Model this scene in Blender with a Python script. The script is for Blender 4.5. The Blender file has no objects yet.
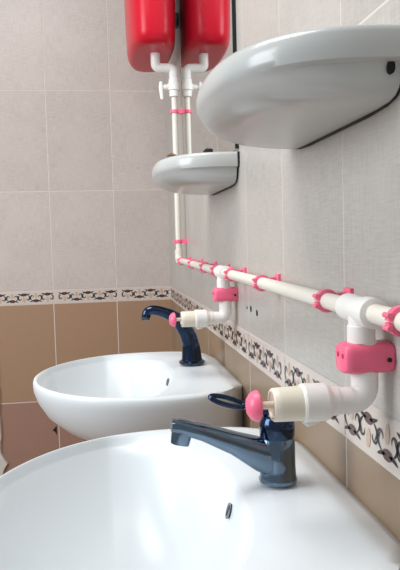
import bpy, bmesh, math, random
from mathutils import Vector, Matrix

SC = bpy.context.scene
COL = SC.collection
ZO = 0.86                       # floor level below the frieze's lower edge (authoring frame: frieze bottom = 0)
PI = math.pi

# ---------------------------------------------------------------- camera
def rot_axes(yaw, pitch, roll):
    cy, sy = math.cos(yaw), math.sin(yaw); cp, sp = math.cos(pitch), math.sin(pitch)
    cr, sr = math.cos(roll), math.sin(roll)
    f = Vector((sy*cp, cy*cp, sp)); r = Vector((cy, -sy, 0)); u = r.cross(f)
    return r*cr + u*sr, -r*sr + u*cr, f
cam_d = bpy.data.cameras.new('camera'); cam = bpy.data.objects.new('camera', cam_d); COL.objects.link(cam)
r_, u_, f_ = rot_axes(0.1448, -0.0642, -0.0274)
cam.matrix_world = Matrix(((r_.x, u_.x, -f_.x, -0.271), (r_.y, u_.y, -f_.y, -2.698), (r_.z, u_.z, -f_.z, 0.2286+ZO), (0, 0, 0, 1)))
cam_d.sensor_fit = 'HORIZONTAL'; cam_d.sensor_width = 36.0; cam_d.lens = 656.96/400*36
cam_d.clip_start = 0.02
SC.camera = cam

# ---------------------------------------------------------------- world and lights
w = bpy.data.worlds.new('world'); SC.world = w; w.use_nodes = True
bg = w.node_tree.nodes['Background']; bg.inputs[0].default_value = (0.86, 0.93, 1.0, 1); bg.inputs[1].default_value = 0.27
def area(name, loc, target, sx, sy, power, col):
    d = bpy.data.lights.new(name, 'AREA'); d.shape = 'RECTANGLE'; d.size = sx; d.size_y = sy; d.energy = power; d.color = col
    o = bpy.data.objects.new(name, d); COL.objects.link(o); o.location = (loc[0], loc[1], loc[2]+ZO)
    o.rotation_euler = (Vector(target)-Vector(loc)).to_track_quat('-Z', 'Y').to_euler()
    return o
area('ceiling_lamp_light', (-0.75, -1.75, 1.75), (-0.6, -1.7, 0), 1.2, 0.8, 19, (1.0, 0.98, 0.96))
area('window_daylight', (-2.4, -2.0, 0.95), (-0.3, -0.8, 0.2), 1.3, 1.4, 38, (0.90, 0.96, 1.0))
SC.view_settings.view_transform = 'Standard'; SC.view_settings.look = 'None'
SC.view_settings.gamma = 1.0; SC.view_settings.use_curve_mapping = False
SC.view_settings.exposure = 0.42

# ---------------------------------------------------------------- materials
def srgb(r, g, b):
    def c(v):
        v /= 255.0
        return v/12.92 if v <= 0.04045 else ((v+0.055)/1.055)**2.4
    return (c(r), c(g), c(b), 1)
class N:
    def __init__(s, name):
        s.m = bpy.data.materials.new(name); s.m.use_nodes = True; s.t = s.m.node_tree; s.b = s.t.nodes['Principled BSDF']
    def n(s, typ, **kw):
        o = s.t.nodes.new(typ)
        for k, v in kw.items(): setattr(o, k, v)
        return o
    def l(s, a, b): s.t.links.new(a, b)
    def setin(s, sock, v):
        if isinstance(v, (int, float)): sock.default_value = v
        else: s.l(v, sock)
    def math(s, op, a, b=None, c=None):
        o = s.n('ShaderNodeMath', operation=op)
        s.setin(o.inputs[0], a)
        if b is not None: s.setin(o.inputs[1], b)
        if c is not None: s.setin(o.inputs[2], c)
        return o.outputs[0]
    def mix(s, f, a, b, blend='MIX'):
        o = s.n('ShaderNodeMix', data_type='RGBA', blend_type=blend)
        s.setin(o.inputs[0], f)
        for sock, v in ((o.inputs[6], a), (o.inputs[7], b)):
            if isinstance(v, tuple): sock.default_value = v
            else: s.l(v, sock)
        return o.outputs[2]
    def noise(s, scale, detail=3, vec=None, rough=0.5):
        o = s.n('ShaderNodeTexNoise'); o.inputs['Scale'].default_value = scale; o.inputs['Detail'].default_value = detail
        o.inputs['Roughness'].default_value = rough
        if vec is not None: s.l(vec, o.inputs['Vector'])
        return o.outputs['Fac']
    def objco(s): return s.n('ShaderNodeTexCoord').outputs['Object']
    def vscale(s, v, sc):
        o = s.n('ShaderNodeMapping'); s.l(v, o.inputs[0]); o.inputs['Scale'].default_value = sc; return o.outputs[0]
    def ramp(s, f, p0, p1):
        o = s.n('ShaderNodeMapRange'); s.setin(o.inputs[0], f); o.inputs[1].default_value = p0; o.inputs[2].default_value = p1; return o.outputs[0]

def simple(name, col, rough=0.4, metal=0.0, spec=0.5, var=0.06, vscale=18, coat=0.0, bump=0.0):
    k = N(name); co = k.objco(); f = k.noise(vscale, 4, co)
    dark = tuple(c*(1-var*1.6) for c in col[:3])+(1,); lite = tuple(min(1, c*(1+var)) for c in col[:3])+(1,)
    k.l(k.mix(f, dark, lite), k.b.inputs['Base Color'])
    k.b.inputs['Roughness'].default_value = rough; k.b.inputs['Metallic'].default_value = metal
    k.b.inputs['Specular IOR Level'].default_value = spec
    if coat: k.b.inputs['Coat Weight'].default_value = coat; k.b.inputs['Coat Roughness'].default_value = 0.05
    if bump:
        bp = k.n('ShaderNodeBump'); bp.inputs['Strength'].default_value = bump; bp.inputs['Distance'].default_value = 0.001
        k.l(k.noise(vscale*10, 3, co), bp.inputs['Height']); k.l(bp.outputs[0], k.b.inputs['Normal'])
    return k.m

TW, TH, HF = 0.2532, 0.396, 0.0541
def tile_mat(name, axis, off, upper, upper2, lower, lower_base, grout):
    k = N(name); co = k.objco()
    sp = k.n('ShaderNodeSeparateXYZ'); k.l(co, sp.inputs[0])
    u = sp.outputs[axis]; z = k.math('SUBTRACT', sp.outputs[2], ZO)
    # column and row fractions
    uu = k.math('DIVIDE', k.math('SUBTRACT', u, off), TW)
    fu = k.math('FRACT', k.math('ADD', uu, 50.0))
    isup = k.math('GREATER_THAN', z, HF*0.5)
    zz = k.math('DIVIDE', k.math('SUBTRACT', z, k.math('MULTIPLY', isup, HF)), TH)
    fz = k.math('FRACT', k.math('ADD', zz, 50.0))
    du = k.math('MULTIPLY', k.math('MINIMUM', fu, k.math('SUBTRACT', 1.0, fu)), TW)
    dz = k.math('MULTIPLY', k.math('MINIMUM', fz, k.math('SUBTRACT', 1.0, fz)), TH)
    d = k.math('MINIMUM', du, dz)
    g = k.ramp(d, 0.0022, 0.0010)                  # 1 on the joint
    # woven tile glaze: fine vertical and horizontal threads
    th = k.noise(1.0, 3, k.vscale(co, (420, 420, 26)), 0.6)
    th2 = k.noise(1.0, 3, k.vscale(co, (30, 30, 420)), 0.6)
    weave = k.math('MULTIPLY', k.math('ADD', th, th2), 0.5)
    cloud = k.noise(7, 4, co)
    up = k.mix(k.ramp(weave, 0.38, 0.62), upper, upper2)
    up = k.mix(k.math('MULTIPLY', k.ramp(cloud, 0.42, 0.62), 0.35), up, upper2)
    base = k.math('LESS_THAN', z, -TH)
    lo = k.mix(base, lower, lower_base)
    lo = k.mix(k.math('MULTIPLY', k.ramp(weave, 0.35, 0.65), 0.25), lo, tuple(c*0.72 for c in lower[:3])+(1,))
    # faint change from tile to tile
    idv = k.n('ShaderNodeCombineXYZ'); k.l(k.math('FLOOR', uu), idv.inputs[0]); k.l(k.math('FLOOR', k.math('ADD', zz, k.math('MULTIPLY', isup, 7.0))), idv.inputs[1])
    wn = k.n('ShaderNodeTexWhiteNoise', noise_dimensions='3D'); k.l(idv.outputs[0], wn.inputs['Vector'])
    t = k.mix(isup, lo, up)
    t = k.mix(k.math('MULTIPLY', wn.outputs['Value'], 0.10), t, (0.25, 0.2, 0.17, 1))
    c = k.mix(g, t, grout)
    k.l(c, k.b.inputs['Base Color'])
    k.l(k.math('ADD', 0.32, k.math('MULTIPLY', g, 0.4)), k.b.inputs['Roughness'])
    k.b.inputs['Specular IOR Level'].default_value = 0.4
    bp = k.n('ShaderNodeBump'); bp.inputs['Strength'].default_value = 0.5; bp.inputs['Distance'].default_value = 0.0012
    h = k.math('ADD', k.math('MULTIPLY', k.math('SUBTRACT', 1.0, g), 1.0), k.math('MULTIPLY', weave, 0.08))
    k.l(h, bp.inputs['Height']); k.l(bp.outputs[0], k.b.inputs['Normal'])
    return k.m

RJ = -1.981     # a tile joint on the right wall
BJ = -0.2226    # a tile joint on the back wall
M = {}
M['tile_right'] = tile_mat('grey_wall_tile', 1, RJ, srgb(172, 167, 160), srgb(194, 189, 182), srgb(146, 124, 102), srgb(148, 118, 100), srgb(206, 198, 190))
M['tile_back'] = tile_mat('rose_grey_wall_tile', 0, BJ, srgb(184, 171, 165), srgb(206, 195, 188), srgb(166, 134, 108), srgb(158, 122, 108), srgb(214, 200, 194))
M['frieze'] = simple('frieze_ivory', srgb(206, 193, 184), 0.3, var=0.05)
M['frieze_black'] = simple('frieze_black', srgb(30, 26, 28), 0.3)
M['frieze_brown'] = simple('frieze_brown', srgb(88, 62, 60), 0.3)
M['frieze_tan'] = simple('frieze_tan', srgb(194, 168, 146), 0.35)
M['grout'] = simple('grout', srgb(214, 204, 196), 0.8)
M['ceramic'] = simple('white_ceramic', srgb(221, 227, 230), 0.3, spec=0.4, var=0.012, vscale=4)
M['shelf_ceramic'] = simple('shelf_ceramic', srgb(190, 192, 190), 0.2, spec=0.5, var=0.03, vscale=9)
M['pvc'] = simple('ivory_pipe_plastic', srgb(232, 226, 214), 0.35, var=0.02)
M['fitting'] = simple('white_fitting_plastic', srgb(240, 237, 232), 0.32, var=0.015)
M['valve_ivory'] = simple('ivory_valve_plastic', srgb(234, 226, 208), 0.35, var=0.02)
M['pink'] = simple('pink_plastic', srgb(255, 112, 146), 0.35, var=0.05)
M['pink_dark'] = simple('pink_recess', srgb(196, 50, 84), 0.5)
M['red'] = simple('red_tank_plastic', srgb(202, 20, 44), 0.3, spec=0.3, var=0.08, vscale=9)
M['chrome'] = simple('blue_chrome', srgb(112, 130, 148), 0.12, metal=1.0, var=0.12, vscale=30)
M['navy'] = simple('dark_blue_chrome', srgb(56, 69, 92), 0.14, metal=1.0, var=0.15, vscale=30)
M['steel'] = simple('steel', srgb(150, 156, 162), 0.25, metal=1.0)
M['gap_and_edge'] = simple('gap_and_edge_black', srgb(14, 14, 16), 0.6)  # mirror's black edge, and the shade painted in behind the shelves
M['dark'] = simple('dark_hole', srgb(18, 14, 14), 0.8)
M['brown'] = simple('brown_scrap', srgb(112, 82, 58), 0.6)
M['floor'] = simple('floor_tile', srgb(150, 118, 98), 0.35, vscale=12)
M['plaster'] = simple('white_plaster', srgb(205, 200, 192), 0.85, var=0.08, vscale=25, bump=0.5)
k = N('mirror_glass'); k.b.inputs['Metallic'].default_value = 1; k.b.inputs['Roughness'].default_value = 0.015
k.l(k.mix(k.noise(3, 2, k.objco()), (0.66, 0.68, 0.67, 1), (0.70, 0.72, 0.71, 1)), k.b.inputs['Base Color']); M['mirror'] = k.m

# ---------------------------------------------------------------- mesh helpers (authored in frieze frame)
class MB:
    def __init__(s): s.bm = bmesh.new(); s.mi = 0
    def loft(s, rings, cap0=True, cap1=True, closed=True):
        vs = [[s.bm.verts.new(p) for p in r] for r in rings]
        n = len(rings[0])
        for a, b in zip(vs, vs[1:]):
            for i in range(n if closed else n-1):
                j = (i+1) % n
                try:
                    f = s.bm.faces.new((a[i], a[j], b[j], b[i])); f.material_index = s.mi
                except ValueError: pass
        if cap0: s.bm.faces.new(vs[0][::-1]).material_index = s.mi
        if cap1: s.bm.faces.new(vs[-1]).material_index = s.mi
        return vs
    def tube(s, path, radii, seg=24, cap=True, squash=None, up=None):
        """path of points, radius (or (ra, rb)) each, parallel-transport frames"""
        P = [Vector(p) for p in path]; n = len(P)
        T = [(P[min(i+1, n-1)]-P[max(i-1, 0)]).normalized() for i in range(n)]
        a = Vector(up) if up else (Vector((0, 0, 1)) if abs(T[0].z) < 0.9 else Vector((0, 1, 0)))
        rings = []
        for i in range(n):
            a = (a - T[i]*a.dot(T[i])).normalized(); b = T[i].cross(a)
            r = radii[i] if isinstance(radii, (list, tuple)) else radii
            ra, rb = r if isinstance(r, tuple) else (r, r)
            rings.append([P[i]+a*(ra*math.cos(2*PI*j/seg))+b*(rb*math.sin(2*PI*j/seg)) for j in range(seg)])
        s.loft(rings, cap, cap); return s
    def lathe(s, base, axis, prof, seg=32, cap=True):
        """prof: list of (distance along axis, radius)"""
        A = Vector(axis).normalized(); base = Vector(base)
        a = Vector((0, 0, 1)) if abs(A.z) < 0.9 else Vector((0, 1, 0))
        a = (a-A*a.dot(A)).normalized(); b = A.cross(a)
        rings = [[base+A*t+a*(r*math.cos(2*PI*j/seg))+b*(r*math.sin(2*PI*j/seg)) for j in range(seg)] for t, r in prof]
        s.loft(rings, cap, cap); return s
    def sections(s, path, halves, up, power=4.0, seg=32):
        """loft of superellipse sections: halves (h_up, h_side) per point"""
        P = [Vector(p) for p in path]; n = len(P); rings = []
        a = Vector(up)
        for i in range(n):
            T = (P[min(i+1, n-1)]-P[max(i-1, 0)]).normalized()
            a = (a - T*a.dot(T)).normalized(); b = T.cross(a)
            ring = []
            for j in range(seg):
                c, q = math.cos(2*PI*j/seg), math.sin(2*PI*j/seg)
                k1 = (abs(c)**power+abs(q)**power)**(-1/power)
                ring.append(P[i]+a*(halves[i][0]*c*k1)+b*(halves[i][1]*q*k1))
            rings.append(ring)
        s.loft(rings); return s
    def box(s, x0, x1, y0, y1, z0, z1, bev=0.0, seg=2):
        r = bmesh.ops.create_cube(s.bm, size=1.0)
        for v in r['verts']:
            v.co = Vector((x0+(v.co.x+.5)*(x1-x0), y0+(v.co.y+.5)*(y1-y0), z0+(v.co.z+.5)*(z1-z0)))
        fs = set(f for v in r['verts'] for f in v.link_faces)
        for f in fs: f.material_index = s.mi
        if bev:
            es = list(set(e for v in r['verts'] for e in v.link_edges))
            q = bmesh.ops.bevel(s.bm, geom=es, offset=bev, segments=seg, profile=0.5, affect='EDGES')
            for f in q['faces']: f.material_index = s.mi
        return s
    def poly(s, pts):
        s.bm.faces.new([s.bm.verts.new(p) for p in pts]).material_index = s.mi; return s
    def build(s, name, mats, parent=None, origin=(0, 0, 0), angle=40, smooth=True):
        """one mesh object; coordinates are made relative to the thing's base"""
        base = Vector(parent['_o']) if parent is not None else Vector(origin)
        bmesh.ops.recalc_face_normals(s.bm, faces=s.bm.faces)
        for v in s.bm.verts: v.co -= base
        me = bpy.data.meshes.new(name); s.bm.to_mesh(me); s.bm.free()
        for m in (mats if isinstance(mats, list) else [mats]): me.materials.append(m)
        if smooth:
            for p in me.polygons: p.use_smooth = True
            me.set_sharp_from_angle(angle=math.radians(angle))
        o = bpy.data.objects.new(name, me); COL.objects.link(o)
        if parent is not None: o.parent = parent
        else: o.location = base+Vector((0, 0, ZO))
        return o
def tag(o, label, cat, group=None):
    o['label'] = label; o['category'] = cat
    if group: o['group'] = group
    return o
def thing(name, base, label, cat, group=None):
    o = bpy.data.objects.new(name, None); COL.objects.link(o); o.empty_display_size = 0.02
    o.location = Vector(base)+Vector((0, 0, ZO)); o['_o'] = list(base)
    return tag(o, label, cat, group)
def sub(o, base): o['_o'] = list(base); return o      # lets a part carry sub-parts
def dup(root, off, label):
    r = root.copy(); COL.objects.link(r); r.location = root.location+Vector(off); r['label'] = label
    for ch in list(root.children):
        c = ch.copy(); COL.objects.link(c); c.parent = r
        for g in list(ch.children):
            d = g.copy(); COL.objects.link(d); d.parent = c
    return r
def struct(o): o['kind'] = 'structure'; return o
def arc(c, r, a0, a1, n, ux, uy):
    c, ux, uy = Vector(c), Vector(ux), Vector(uy)
    return [c+ux*(r*math.cos(a0+(a1-a0)*i/n))+uy*(r*math.sin(a0+(a1-a0)*i/n)) for i in range(n+1)]

# ---------------------------------------------------------------- the setting
XL, YN, ZC = -0.705, -3.6, 2.2
b = MB(); b.box(0, 0.10, YN, 0.10, -ZO, ZC)
wall_right = struct(b.build('wall_right', M['tile_right'], origin=(0, 0, -ZO), smooth=False))
b = MB(); b.box(-2.6, 0, 0, 0.10, -ZO, ZC)
wall_back = struct(b.build('wall_back', M['tile_back'], origin=(0, 0, -ZO), smooth=False))
b = MB(); b.box(-2.6, 0.10, YN, 0.10, -ZO-0.08, -ZO)
struct(b.build('floor', M['floor'], origin=(0, 0, -ZO), smooth=False))

# frieze of scrolls and leaves along both walls (u runs away from the tile joint)
def frieze(name, to3, u0, u1, joint, flip):
    b = MB(); T = 0.0012
    def quad(a0, a1, z0, z1, h):
        b.poly([to3(a0, z0, h), to3(a1, z0, h), to3(a1, z1, h), to3(a0, z1, h)])
    b.mi = 0
    for (za, zb, h) in ((0.0018, HF-0.0018, T),):
        k0 = math.floor((u0-joint)/TW); k1 = math.ceil((u1-joint)/TW)
        for kk in range(k0, k1):
            a0 = max(u0, joint+kk*TW+0.0011); a1 = min(u1, joint+(kk+1)*TW-0.0011)
            if a1 > a0: quad(a0, a1, za, zb, h)
    b.mi = 4
    quad(u0, u1, 0, HF, T*0.55)
    h = T+0.0005
    def clipu(u): return min(max(u, u0), u1)
    def ell(cu, cz, ru, rz, tilt, mi):
        if cu-ru < u0 or cu+ru > u1: return
        b.mi = mi; pts = []
        for j in range(18):
            a = 2*PI*j/18; x, y = ru*math.cos(a), rz*math.sin(a)
            pts.append(to3(cu+x*math.cos(tilt)-y*math.sin(tilt), cz+x*math.sin(tilt)+y*math.cos(tilt), h))
        b.poly(pts)
    def stroke(pts, wd):
        if min(p[0] for p in pts) < u0+0.004 or max(p[0] for p in pts) > u1-0.004: return
        b.mi = 1; n = len(pts); L = []; R = []
        for i in range(n):
            p0 = pts[max(i-1, 0)]; p1 = pts[min(i+1, n-1)]
            dx, dy = p1[0]-p0[0], p1[1]-p0[1]; q = math.hypot(dx, dy) or 1
            wv = wd*(0.18+0.82*math.sin(PI*min(1, max(0, i/(n-1))))**0.8)
            L.append(to3(pts[i][0]-dy/q*wv, pts[i][1]+dx/q*wv, h)); R.append(to3(pts[i][0]+dy/q*wv, pts[i][1]-dx/q*wv, h))
        for i in range(n-1): b.poly([L[i], L[i+1], R[i+1], R[i]])
    for kk in range(k0, k1):
        for i, fr in enumerate((0.175, 0.365, 0.545, 0.73, 0.91)):
            cu = joint+(kk+fr)*TW; up = flip*(1 if i % 2 == 0 else -1); zc = HF/2
            ell(cu, zc+up*0.0125, 0.0120, 0.0062, 0.06*up, 2)             # dark brown leaf
            ell(cu, zc-up*0.0085, 0.0056, 0.0108, 0.15, 3)               # tan leaf opposite
            for sg in (-1, 1):
                # a pointed arm beside the leaf, curling into a hook towards the next one
                stroke([(cu+sg*(0.004+0.020*t), zc+up*(0.0125+0.0045*t*t*sg*sg)) for t in [q/8 for q in range(9)]], 0.0022)
                pts = [(cu+sg*(0.0135+0.0055*t+0.0060*math.sin(t*3.6)), zc+up*(0.0115-0.0185*t)) for t in [q/14 for q in range(15)]]
                stroke(pts, 0.0022)
                stroke([(cu+sg*(0.0165+0.0065*math.cos(a)), zc+up*(-0.0035+0.0055*math.sin(a))) for a in [2.6+q*0.36 for q in range(13)]], 0.0015)
    return struct(b.build(name, [M['frieze'], M['frieze_black'], M['frieze_brown'], M['frieze_tan'], M['grout']], smooth=False))
frieze('trim_1', lambda u, z, h: Vector((u, -h, z)), -2.58, -0.001, BJ, 1)
frieze('trim_2', lambda u, z, h: Vector((-h, u, z)), YN+0.02, -0.001, RJ, -1)

# marks on the walls
def disc(b, p, nrm, r, t=0.0015, seg=14): b.lathe(p, nrm, [(0, r), (t, r), (t+0.0003, r*0.5)], seg)
def wall_part(name, b, mat, parent):
    parent['_o'] = [0, 0, -ZO]
    o = b.build(name, mat, parent); del parent['_o']; return o
for (y, z, r) in ((-1.462, 0.101, 0.003), (-1.495, 0.102, 0.006), (-1.544, 0.099, 0.006)):
    b = MB(); disc(b, (0, y, z), (-1, 0, 0), r, 0.0006); wall_part('drill_hole', b, M['dark'], wall_right)
b = MB(); b.poly([(-0.502, -0.0008, -0.519), (-0.484, -0.0008, -0.500), (-0.484, -0.0008, -0.540), (-0.492, -0.0008, -0.524)]); wall_part('tile_chip', b, M['dark'], wall_back)

# rough plaster edge where the lower tiles stop on the left of the back wall
b = MB(); random.seed(4); rings = []
for i in range(40):
    z = -ZO+i*(ZO-0.002)/39; e = XL+0.002+random.uniform(-0.003, 0.003)
    if -0.68 < z < -0.60: e += 0.022*(1-abs(z+0.64)/0.04)
    rings.append([Vector((XL-0.10, 0, z)), Vector((XL-0.10, -0.012, z)), Vector((e-0.004, -0.011, z)), Vector((e, 0, z))])
b.loft(rings)
struct(b.build('trim_3', M['plaster'], smooth=False))

# ---------------------------------------------------------------- wash basins
BY, NY = -1.235, -1.965          # along-wall centres
RZ = -0.055                      # rim height
BC, BA, BB = 0.269, 0.139, 0.232 # bowl centre (out from the wall) and half axes
OUT = [(0.0, 0.168), (0.012, 0.185), (0.035, 0.222), (0.065, 0.246), (0.11, 0.259), (0.17, 0.264), (0.23, 0.258), (0.285, 0.240),
       (0.335, 0.208), (0.377, 0.163), (0.408, 0.110), (0.426, 0.056), (0.432, 0.0)]
def outline_dense():
    pts = OUT+[(d, -y) for d, y in OUT[-2::-1]]
    res = []
    n = len(pts)
    for i in range(n-1):
        p0, p1, p2, p3 = pts[max(i-1, 0)], pts[i], pts[i+1], pts[min(i+2, n-1)]
        for q in range(10):
            t = q/10
            res.append(tuple(0.5*((2*p1[c])+(-p0[c]+p2[c])*t+(2*p0[c]-5*p1[c]+4*p2[c]-p3[c])*t*t+(-p0[c]+3*p1[c]-3*p2[c]+p3[c])*t**3) for c in (0, 1)))
    res.append(pts[-1])
    return [(max(0, d), y) for d, y in res]
OD = outline_dense()
def r_out(th):
    dx, dy = math.cos(th), math.sin(th); best = 0
    L = OD+[OD[0]]
    for (a, b_), (c, e) in zip(L, L[1:]):
        ax, ay, sx, sy = a-BC, b_, c-a, e-b_
        den = dx*sy-dy*sx
        if abs(den) < 1e-12: continue
        t = (ax*sy-ay*sx)/den; s_ = (ax*dy-ay*dx)/den
        if t > 0 and -1e-6 <= s_ <= 1+1e-6: best = max(best, t)
    return best
PW = 2.5
def r_bowl(th): return ((abs(math.cos(th))/BA)**PW+(abs(math.sin(th))/BB)**PW)**(-1/PW)
def smooth(a, b_, x):
    t = min(1, max(0, (x-a)/(b_-a))); return t*t*(3-2*t)
def deck(d, y):                   # slightly raised tap platform that falls back towards the wall
    m = (1-smooth(0.090, 0.150, d))*(1-smooth(0.12, 0.24, abs(y)))
    return 0.0065*m-0.010*(1-smooth(0.0, 0.040, d))*(1-smooth(0.16, 0.22, abs(y)))
def make_basin(name, y0, label):
    base = (0, y0, RZ-0.16)
    t = thing(name, base, label, 'wash basin', 'wash basins')
    b = MB(); NT = 192; TH_ = [2*PI*i/NT for i in range(NT)]
    def pt(d, y, z): return Vector((-d, y0+y, z))
    rings = []
    # underside, from the bottom centre up to the rim
    for (s, z) in ((0.30, -0.206), (0.46, -0.203), (0.62, -0.195), (0.76, -0.180), (0.865, -0.158), (0.94, -0.130), (0.98, -0.102), (0.998, -0.080), (1.004, -0.070), (1.002, -0.063), (0.996, -0.0575)):
        ring = []
        for th in TH_:
            r = r_out(th); d0 = BC+r*math.cos(th); y_ = r*math.sin(th)
            g = smooth(0.0, 0.16, d0)
            ss = 1-(1-s)*g; 
            sy = 1-(1-s)*(0.12+0.88*g)
            zz = z+deck(d0, y_)*smooth(-0.11, -0.06, z)
            ring.append(pt(d0*ss if s <= 1 else d0, y_*sy, zz))
        rings.append(ring)
    # rim and deck, from the outside in to the bowl edge
    for q in range(1, 19):
        u = (q/18)
        ring = []
        for th in TH_:
            ro, rb = r_out(th), r_bowl(th); rb = min(rb, ro-0.012)
            r = ro-0.004+(rb-ro+0.004)*u
            d, y = BC+r*math.cos(th), r*math.sin(th)
            z = RZ-0.0005-0.012*smooth(0.15, 1.0, u)*1.0-0.004*u*u
            z += deck(d, y)+0.014*smooth(0.15, 1.0, u)*(1-smooth(0.11, 0.23, d))
            ring.append(pt(d, y, z))
        rings.append(ring)
    # bowl
    zb = [v.z for v in rings[-1]]
    for q in range(1, 26):
        p = q/26
        ring = []
        for i, th in enumerate(TH_):
            rb = min(r_bowl(th), r_out(th)-0.012)
            rr = rb*(1-p)
            k_ = 1-(1-p)**(2.6+2.0*smooth(0.0, 1.0, -math.cos(th)))
            z = zb[i]+(RZ-0.142-zb[i])*k_
            ring.append(pt(BC+rr*math.cos(th), rr*math.sin(th), z))
        rings.append(ring)
    b.loft(rings)
    b.build('basin_body', M['ceramic'], t, angle=75)
    # overflow hole in the bowl wall below the tap
    b = MB(); c = Vector((-0.1368, y0-0.002, RZ-0.0275)); A = Vector((-1, 0, 0.27)).normalized()
    b.tube([c+A*0.002+Vector((0, 0.0045*math.cos(2*PI*j/24), 0))+A.cross(Vector((0, 1, 0)))*(0.0085*math.sin(2*PI*j/24)) for j in range(25)], 0.0013, 8, cap=False)
    ov = sub(b.build('overflow_ring', M['steel'], t), base); 
    b = MB(); s_ = A.cross(Vector((0, 1, 0)))
    b.loft([[c+A*h_+Vector((0, f_2*0.0045*math.cos(2*PI*j/24), 0))+s_*(f_2*0.0085*math.sin(2*PI*j/24)) for j in range(24)] for h_, f_2 in ((-0.004, 1.0), (0.0012, 1.0))])
    b.build('overflow_hole', M['dark'], ov)
    # waste in the bottom of the bowl
    b = MB(); b.lathe((-BC, y0, RZ-0.1425), (0, 0, 1), [(0, 0.026), (0.003, 0.026), (0.0045, 0.022), (0.0025, 0.017), (0.002, 0.004)], 32); b.build('drain', M['steel'], t)
    return t
make_basin('wash_basin', BY, 'white ceramic wash basin under the tall curved tap, nearer the back wall')
make_basin('wash_basin', NY, 'large white ceramic wash basin in the foreground under the straight spout mixer tap')

# ---------------------------------------------------------------- taps
fx, fy, fz = -0.082, -1.98, RZ+0.0095
t = thing('basin_faucet', (fx, fy, fz), 'blue chrome mixer tap with straight spout and loop lever on foreground basin', 'faucet')
b = MB(); b.lathe((fx, fy, fz), (0, 0, 1), [(0, 0.0215), (0.003, 0.0222), (0.006, 0.0208), (0.02, 0.0202), (0.048, 0.0200), (0.050, 0.0190), (0.0515, 0.0190)], 40); b.build('tap_body', M['chrome'], t)
b = MB(); b.lathe((fx, fy, fz+0.0505), (0, 0, 1), [(0, 0.0185), (0.002, 0.0200), (0.014, 0.0204), (0.022, 0.0190), (0.028, 0.0150), (0.031, 0.008), (0.032, 0.002)], 40); b.build('cartridge_cap', M['navy'], t)
b = MB()
b.sections([(fx+0.004, fy, fz+0.025), (fx-0.020, fy, fz+0.032), (fx-0.05, fy, fz+0.047), (fx-0.085, fy, fz+0.062), (fx-0.112, fy, fz+0.071), (fx-0.121, fy, fz+0.072)],
           [(0.0225, 0.0175), (0.0185, 0.0160), (0.0125, 0.0135), (0.0092, 0.0120), (0.0080, 0.0118), (0.0060, 0.0105)], (0, 0, 1), 3.4)
sp_ = sub(b.build('spout', M['chrome'], t), (fx, fy, fz))
b = MB(); b.sections([(fx-0.108, fy, fz+0.069), (fx-0.110, fy, fz+0.060), (fx-0.112, fy, fz+0.051)], [(0.0112, 0.0112), (0.0112, 0.0112), (0.0104, 0.0104)], (1, 0, 0), 2.8); b.build('aerator', M['chrome'], sp_)
b = MB(); hb = Vector((fx+0.002, fy, fz+0.074))
path = [hb, hb+Vector((-0.020, 0.002, 0.008)), hb+Vector((-0.040, 0.003, 0.015))]
b.tube(path, [(0.005, 0.008), (0.0035, 0.007), (0.0028, 0.006)], 16)
lc = hb+Vector((-0.058, 0.004, 0.020)); lx = Vector((-0.94, 0.05, 0.28)).normalized(); ly = Vector((0, 0.9, 0.45))
b.tube([lc+lx*(0.020*math.cos(2*PI*j/36))+ly*(0.0068*math.sin(2*PI*j/36)) for j in range(37)], 0.0030, 10, cap=False)
b.build('lever', M['navy'], t)

gx, gy, gz = -0.079, -1.22, RZ+0.0095
t = thing('basin_faucet', (gx, gy, gz), 'dark navy tall curved tap on the basin nearer the back wall', 'faucet')
b = MB(); b.lathe((gx, gy, gz), (0, 0, 1), [(0, 0.029), (0.004, 0.030), (0.007, 0.026)], 36); b.build('base_ring', M['navy'], t)
def cat(pts, n=8):
    P = [Vector(p) for p in pts]; out = []
    for i in range(len(P)-1):
        p0, p1, p2, p3 = P[max(i-1, 0)], P[i], P[i+1], P[min(i+2, len(P)-1)]
        for q in range(n):
            s = q/n; out.append(0.5*((2*p1)+(-p0+p2)*s+(2*p0-5*p1+4*p2-p3)*s*s+(-p0+3*p1-3*p2+p3)*s**3))
    out.append(P[-1]); return out
pth = cat([(gx, gy, gz+0.004), (gx-0.002, gy, gz+0.045), (gx-0.014, gy, gz+0.078), (gx-0.034, gy, gz+0.104), (gx-0.060, gy, gz+0.1185), (gx-0.085, gy, gz+0.125), (gx-0.098, gy, gz+0.121), (gx-0.102, gy, gz+0.110)])
rad = [0.0245, 0.0195, 0.0180, 0.0150, 0.0122, 0.0112, 0.0108, 0.0100]
rr = []
for i in range(len(rad)-1): rr += [rad[i]+(rad[i+1]-rad[i])*q/8 for q in range(8)]
rr.append(rad[-1])
b = MB(); b.tube(pth, [(r, r) for r in rr], 28); sp_ = sub(b.build('curved_spout', M['navy'], t), (gx, gy, gz))
b = MB(); b.lathe((gx-0.1022, gy, gz+0.112), (-0.05, 0, -1), [(0, 0.0095), (0.008, 0.0095), (0.009, 0.007)], 24); b.build('aerator', M['chrome'], sp_)

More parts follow.
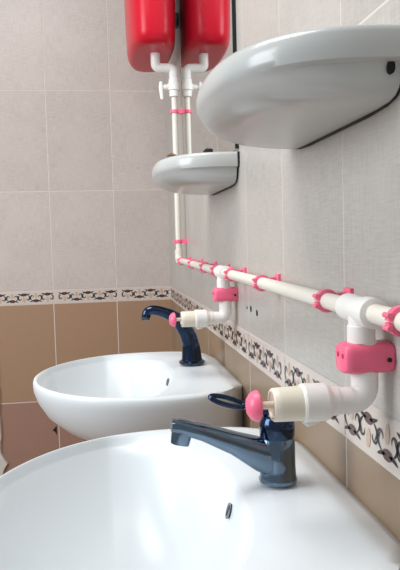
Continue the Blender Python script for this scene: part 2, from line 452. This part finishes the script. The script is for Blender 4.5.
# ---------------------------------------------------------------- ceramic shelves
def make_shelf(y0, dz, label):
    HL, D0, zt = 0.190, 0.148, 0.405
    base = (0, y0, 0.342); t = thing('bathroom_shelf', base, label, 'shelf', 'ceramic shelves on the right wall')
    NT = 97; g = []
    for i in range(NT):
        a = PI*i/(NT-1); c, s = math.cos(a), math.sin(a); n = 2.55
        q = (abs(c)**n+abs(s)**n)**(-1/n); g.append((D0*s*q, HL*c*q))
    def ring(sd, sy, z, add=0.0, zf=None):
        out = []
        for d, y in g:
            zz = zf(d, y) if zf else z
            if add: q = smooth(0.62, 0.95, abs(y)/HL); sy_ = sy-add*q
            else: sy_ = sy
            out.append(Vector((-max(d*sd, 0.0)-0.004, y0+y*sy_, zz)))
        return out
    R = []
    for sd, sy, z in ((0.10, 0.50, 0.344), (0.35, 0.68, 0.3445), (0.58, 0.80, 0.346), (0.74, 0.87, 0.349), (0.86, 0.92, 0.354), (0.94, 0.955, 0.361), (0.985, 0.975, 0.3685), (1.008, 0.986, 0.3745)):
        R.append(ring(sd, sy, z, 0.045*smooth(0.344, 0.372, z)))
    for sd, sy, z in ((1.02, 0.994, 0.3768), (1.03, 1.0, 0.383), (1.028, 1.0, 0.391), (1.012, 0.996, 0.399), (0.985, 0.988, 0.4038), (0.955, 0.978, 0.405), (0.925, 0.966, 0.403), (0.905, 0.955, 0.397), (0.89, 0.945, 0.388), (0.84, 0.92, 0.384), (0.5, 0.5, 0.383), (0.05, 0.1, 0.383)):
        R.append(ring(sd, sy, z))
    b = MB(); b.loft(R); b.build('shelf_body', M['shelf_ceramic'], t, angle=50)
    # black strip added as shadow gap between body and wall, following its end profile
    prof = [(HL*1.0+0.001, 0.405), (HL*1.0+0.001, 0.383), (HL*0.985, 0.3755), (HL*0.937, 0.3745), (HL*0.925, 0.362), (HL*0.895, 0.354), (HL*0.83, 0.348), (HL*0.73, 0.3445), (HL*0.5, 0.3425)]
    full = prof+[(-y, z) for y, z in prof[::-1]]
    b = MB(); b.loft([[Vector((x, y0+y, z-0.0003)) for y, z in full] for x in (-0.0042, 0.0)]); b.build('shadow_gap_strip', M['gap_and_edge'], t, smooth=False)
    t.location.z += dz
    return t
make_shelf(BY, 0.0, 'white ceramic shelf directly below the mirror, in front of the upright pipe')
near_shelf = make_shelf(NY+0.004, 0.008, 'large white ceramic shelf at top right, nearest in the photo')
b = MB(); b.tube([(-0.0145, -2.1415, 0.3705), (-0.0145, -2.132, 0.3705)], [(0.0062, 0.0036), (0.0062, 0.0036)], 18, up=(0, 0, 1)); near_shelf['_o'][1] = NY+0.004
b.build('fixing_hole', M['dark'], near_shelf)

# ---------------------------------------------------------------- mirror
m0, m1, mz0, mz1 = -1.42, -0.60, 0.411, 1.15
t = thing('wall_mirror', (0, -1.0, mz0), 'plain wall mirror above the far ceramic shelf, reflecting the red tank', 'mirror')
b = MB(); b.box(-0.006, 0, m0+0.002, m1, mz0, mz1); b.build('mirror_glass', M['mirror'], t, smooth=False)
b = MB(); b.box(-0.0075, 0, m0-0.0015, m0+0.002, mz0, mz1); b.build('black_edge', M['gap_and_edge'], t, smooth=False)
b = MB(); b.box(-0.016, 0, -1.100, -1.060, 0.405, 0.458, 0.004); b.build('mounting_clip', M['dark'], t)

# ---------------------------------------------------------------- pipework
PX = -0.028
VY = -0.565
def pz(y): return 0.1735+(y-VY)*(0.1735-0.1595)/(VY+2.13)   # the run falls a little towards the camera
TY = (-1.365, -2.098)
VX = -0.027
TANK_BOTTOM = 0.835
t = thing('water_pipe', (0, VY, 0.17), 'ivory plastic water pipe running down the corner and along the tiled wall', 'pipe')
b = MB(); b.tube([(PX, VY-0.012, pz(VY)), (PX, -3.45, pz(-3.45))], 0.0092, 24); b.build('horizontal_pipe', M['pvc'], t)
b = MB(); b.tube([(VX, VY, 0.705), (VX, VY, 0.18)], 0.0092, 24); b.build('riser_pipe', M['pvc'], t)
b = MB(); zc = pz(VY)
el = [Vector((VX, VY, zc+0.034)), Vector((VX, VY, zc+0.016))]+arc((VX, VY-0.014, zc+0.014), 0.014, 0, PI/2, 8, (0, 1, 0), (0, 0, -1))+[Vector((PX, VY-0.034, zc))]
b.tube(el, 0.0128, 24); b.build('elbow', M['pvc'], t)
for y in TY:
    b = MB(); z = pz(y)
    b.lathe((PX, y+0.034, pz(y+0.034)), (0, -1, -0.0095), [(0, 0.0118), (0.001, 0.0138), (0.0205, 0.0138), (0.022, 0.0128), (0.046, 0.0128), (0.0475, 0.0145), (0.067, 0.0145), (0.068, 0.0118)], 32)
    b.lathe((PX, y, z), (0, 0, -1), [(0, 0.0118), (0.014, 0.0122), (0.0150, 0.0134), (0.0310, 0.0134), (0.0318, 0.0110)], 32)
    b.build('tee', M['fitting'], t)
BZ = 0.789
b = MB(); b.tube([(VX, VY, BZ-0.055), (VX, VY, BZ-0.014)]+arc((VX-0.013, VY, BZ-0.013), 0.013, 0, PI/2, 8, (1, 0, 0), (0, 0, 1))+[(VX-0.03, VY, BZ), (VX-0.042, VY, BZ)]
     +arc((VX-0.044, VY, BZ+0.013), 0.013, -PI/2, -PI, 8, (1, 0, 0), (0, 0, 1))+[(VX-0.057, VY, TANK_BOTTOM)], 0.0150, 24)
b.build('outlet_bend', M['fitting'], t)
VZ = BZ-0.034
b = MB(); b.lathe((VX, VY, VZ), (0, 0, -1), [(0, 0.0150), (0.002, 0.0170), (0.014, 0.0170), (0.016, 0.0200), (0.036, 0.0200), (0.038, 0.0165), (0.056, 0.0150), (0.058, 0.0105)], 28)
b.lathe((VX-0.010, VY, VZ-0.027), (-1, -0.15, 0), [(0, 0.010), (0.022, 0.0095), (0.024, 0.006), (0.030, 0.006)], 20)
sv = sub(b.build('stop_valve', M['fitting'], t), (0, VY, 0.17))
b = MB(); hx = VX-0.042
b.sections([(hx, VY-0.006, VZ-0.011), (hx-0.001, VY-0.006, VZ-0.026), (hx, VY-0.006, VZ-0.043), (hx+0.002, VY-0.006, VZ-0.066)], [(0.005, 0.006), (0.0065, 0.008), (0.006, 0.007), (0.0045, 0.005)], (1, 0, 0), 2.6); b.build('valve_handle', M['fitting'], sv)

# tap valves on the two drops
for y, lab in zip(TY, ('white plastic tap valve with pink push knob in front of the tall curved tap',
                       'large white plastic tap valve with pink push knob above the straight spout tap')):
    z = pz(y); zh = 0.0728; ex = PX+0.003
    t = thing('tap_valve', (PX, y, zh), lab, 'valve', 'pink-knobbed tap valves')
    b = MB(); b.tube([(ex, y, z-0.030), (ex, y, zh+0.0145)]+arc((ex-0.0135, y, zh+0.0135), 0.0135, 0, -PI/2, 10, (1, 0, 0), (0, 0, 1))+[(ex-0.033, y, zh)], 0.0130, 28); b.build('elbow', M['fitting'], t)
    b = MB(); b.lathe((ex-0.028, y, zh), (-1, 0, 0), [(0, 0.0128), (0.0005, 0.0140), (0.008, 0.0142), (0.0085, 0.0158), (0.013, 0.0182), (0.034, 0.0188), (0.0362, 0.0178), (0.0366, 0.0160)], 36)
    cp = sub(b.build('coupling', M['fitting'], t, angle=22), (PX, y, zh))
    b = MB(); b.sections([(ex-0.044, y, zh-0.0150), (ex-0.052, y, zh-0.0185), (ex-0.059, y, zh-0.0195), (ex-0.0615, y, zh-0.0180)], [(0.002, 0.004), (0.003, 0.0055), (0.003, 0.006), (0.002, 0.004)], (0, 0, 1), 3); b.build('grip_lug', M['fitting'], cp)
    b = MB(); b.lathe((ex-0.063, y, zh), (-1, 0, 0), [(0, 0.0166), (0.022, 0.0163), (0.0285, 0.0160), (0.0300, 0.0148), (0.0302, 0.0130), (0.028, 0.0124)], 36); b.build('valve_body', M['valve_ivory'], t)
    b = MB(); b.lathe((ex-0.089, y, zh), (-1, 0, 0), [(0, 0.0038), (0.018, 0.0036)], 20); b.build('stem', M['valve_ivory'], t)
    b = MB(); b.lathe((ex-0.1035, y, zh), (-1, 0, 0), [(0, 0.006), (0.0008, 0.0125), (0.003, 0.0150), (0.006, 0.0146), (0.010, 0.0122), (0.0130, 0.0080), (0.0142, 0.003)], 32); b.build('knob', M['pink'], t)

# ---------------------------------------------------------------- pink clips
def clip_shape(b, c, along, out, side, r=0.0096, ro=0.0128, hw=0.0055):
    """open ring with hooked mouth on the room side, foot to the wall; axes: along the pipe, out of the wall, third = side"""
    c, A, O, S = Vector(c), Vector(along), Vector(out), Vector(side)
    n = 30; a0, a1 = math.radians(4), math.radians(356)
    rings = []
    for i in range(n+1):
        a = a0+(a1-a0)*i/n; e = O*math.cos(a)+S*math.sin(a)
        rings.append([c+e*r-A*hw, c+e*ro-A*hw*0.8, c+e*(ro+0.0004), c+e*ro+A*hw*0.8, c+e*r+A*hw])
    b.loft(rings)
    for deg in (24, -24):           # hooks of the latch and ribs
        a = math.radians(deg); e = O*math.cos(a)+S*math.sin(a); q = c+e*(ro+0.0006)
        b.tube([q-A*hw, q+A*hw], 0.0024, 12)
def foot(b, c, along, side, out, depth, hl=0.0085, hs=0.0115):
    c, A, S, O = Vector(c), Vector(along), Vector(side), Vector(out)
    def ring(h, k): return [c-O*h+A*(hl*k*i)+S*(hs*k*j) for i, j in ((-1, -1), (1, -1), (1, 1), (-1, 1))]
    b.loft([ring(depth, 1.15), ring(depth-0.004, 1.15), ring(depth-0.006, 0.75), ring(0.0105, 0.7)])
def pipe_clip(pos, vertical, label):
    x, y, z = pos
    t = thing('pipe_clip', (0, y, z), label, 'pipe clip', 'pink pipe clips')
    A, S = ((0, 0, 1), (0, 1, 0)) if vertical else ((0, 1, 0), (0, 0, 1))
    b = MB(); clip_shape(b, pos, A, (-1, 0, 0), S); b.build('clip_ring', M['pink'], t)
    b = MB(); foot(b, pos, A, S, (-1, 0, 0), abs(x)); b.build('clip_foot', M['pink'], t)
for y, lab in ((-0.655, 'pink pipe clip at the corner end of the level pipe, first from the elbow'),
               (-0.90, 'pink pipe clip second along the level pipe from the corner elbow'),
               (-1.125, 'pink pipe clip third along the level pipe from the corner elbow'),
               (-1.29, 'pink pipe clip just left of the tee above the far tap valve'),
               (-1.455, 'pink pipe clip just right of the tee above the far tap valve'),
               (-1.70, 'lone pink pipe clip midway between the two white tees'),
               (-2.00, 'pink pipe clip just left of the tee above the large near tap valve'),
               (-2.185, 'pink pipe clip right of the large tee, cut by the right photo edge')):
    pipe_clip((PX, y, pz(y)), False, lab)
pipe_clip((VX, VY, 0.652), True, 'pink pipe clip on the upright pipe just under the stop valve')
pipe_clip((VX, VY, 0.235), True, 'pink pipe clip low on the upright pipe, below the far shelf')
for y, lab in zip(TY, ('small pink block clamp holding the drop pipe below the far tee', 'large pink block clamp with two eye holes below the near tee')):
    zc = pz(y)-0.0455
    t = thing('block_clamp', (0, y, zc), lab, 'pipe clamp', 'pink block clamps')
    b = MB(); b.sections([(0, y, zc), (-0.003, y, zc), (-0.020, y, zc), (-0.042, y, zc), (-0.0475, y, zc), (-0.0490, y, zc)], [(0.0135, 0.0155), (0.0150, 0.0172), (0.0150, 0.0172), (0.0150, 0.0172), (0.0140, 0.0160), (0.0124, 0.0142)], (0, 0, 1), 3.4)
    bl = sub(b.build('clamp_block', M['pink'], t), (0, y, zc))
    for s in (-1, 1):
        b = MB(); disc(b, (-0.0488, y+s*0.0062, zc+0.003), (-1, 0, 0), 0.0026, 0.0006); b.build('eye_hole', M['pink_dark'], bl)
    b = MB(); b.lathe((-0.007, y-0.0166, zc-0.001), (0, -1, 0), [(0, 0.0022), (0.0022, 0.0022), (0.003, 0.001)], 12); b.build('screw', M['dark'], bl)

# ---------------------------------------------------------------- red tank
ty = -0.50
t = thing('water_tank', (-0.10, ty, 0.80), 'red plastic water tank hung high in the corner by the back wall', 'tank')
cx, TZ = -0.093, 0.834
def tank_ring(z, hx_, hy_):
    ring = []
    for j in range(72):
        c, s = math.cos(2*PI*j/72), math.sin(2*PI*j/72); n = 2.9; q = (abs(c)**n+abs(s)**n)**(-1/n)
        ring.append(Vector((cx+hx_*c*q, ty+hy_*s*q, z)))
    return ring
b = MB()
b.loft([tank_ring(TZ+z, 0.078*k_, 0.200*(1-(1-k_)*0.55)) for z, k_ in ((0, 0.58), (0.001, 0.70), (0.004, 0.79), (0.011, 0.87), (0.022, 0.93), (0.036, 0.96), (0.08, 0.98), (0.14, 1.0), (0.20, 1.01), (0.22, 1.01), (0.23, 0.98), (0.235, 0.90))])
b.build('tank_body', M['red'], t, angle=50)
b = MB(); b.loft([tank_ring(TZ+z, 0.078*k_, 0.200*(1-(1-k_)*0.55)) for z, k_ in ((0.232, 1.02), (0.234, 1.05), (0.244, 1.05), (0.250, 1.0), (0.252, 0.9))])
b.build('lid', M['red'], t)
b = MB(); b.box(-0.030, 0, ty-0.02, ty+0.02, 0.94, 0.98, 0.003); b.build('wall_bracket', M['steel'], t)

# small dark scrap lying on the far shelf
b = MB(); b.sections([(-0.112, -1.13, 0.436), (-0.102, -1.135, 0.439), (-0.088, -1.14, 0.431), (-0.07, -1.145, 0.3865)], [(0.002, 0.003), (0.004, 0.006), (0.004, 0.007), (0.003, 0.005)], (0, 0, 1), 2.4, 16)
tag(b.build('small_scrap', M['brown'], origin=(-0.09, -1.14, 0.384)), 'small brown scrap poking over the rim of the far shelf', 'scrap')
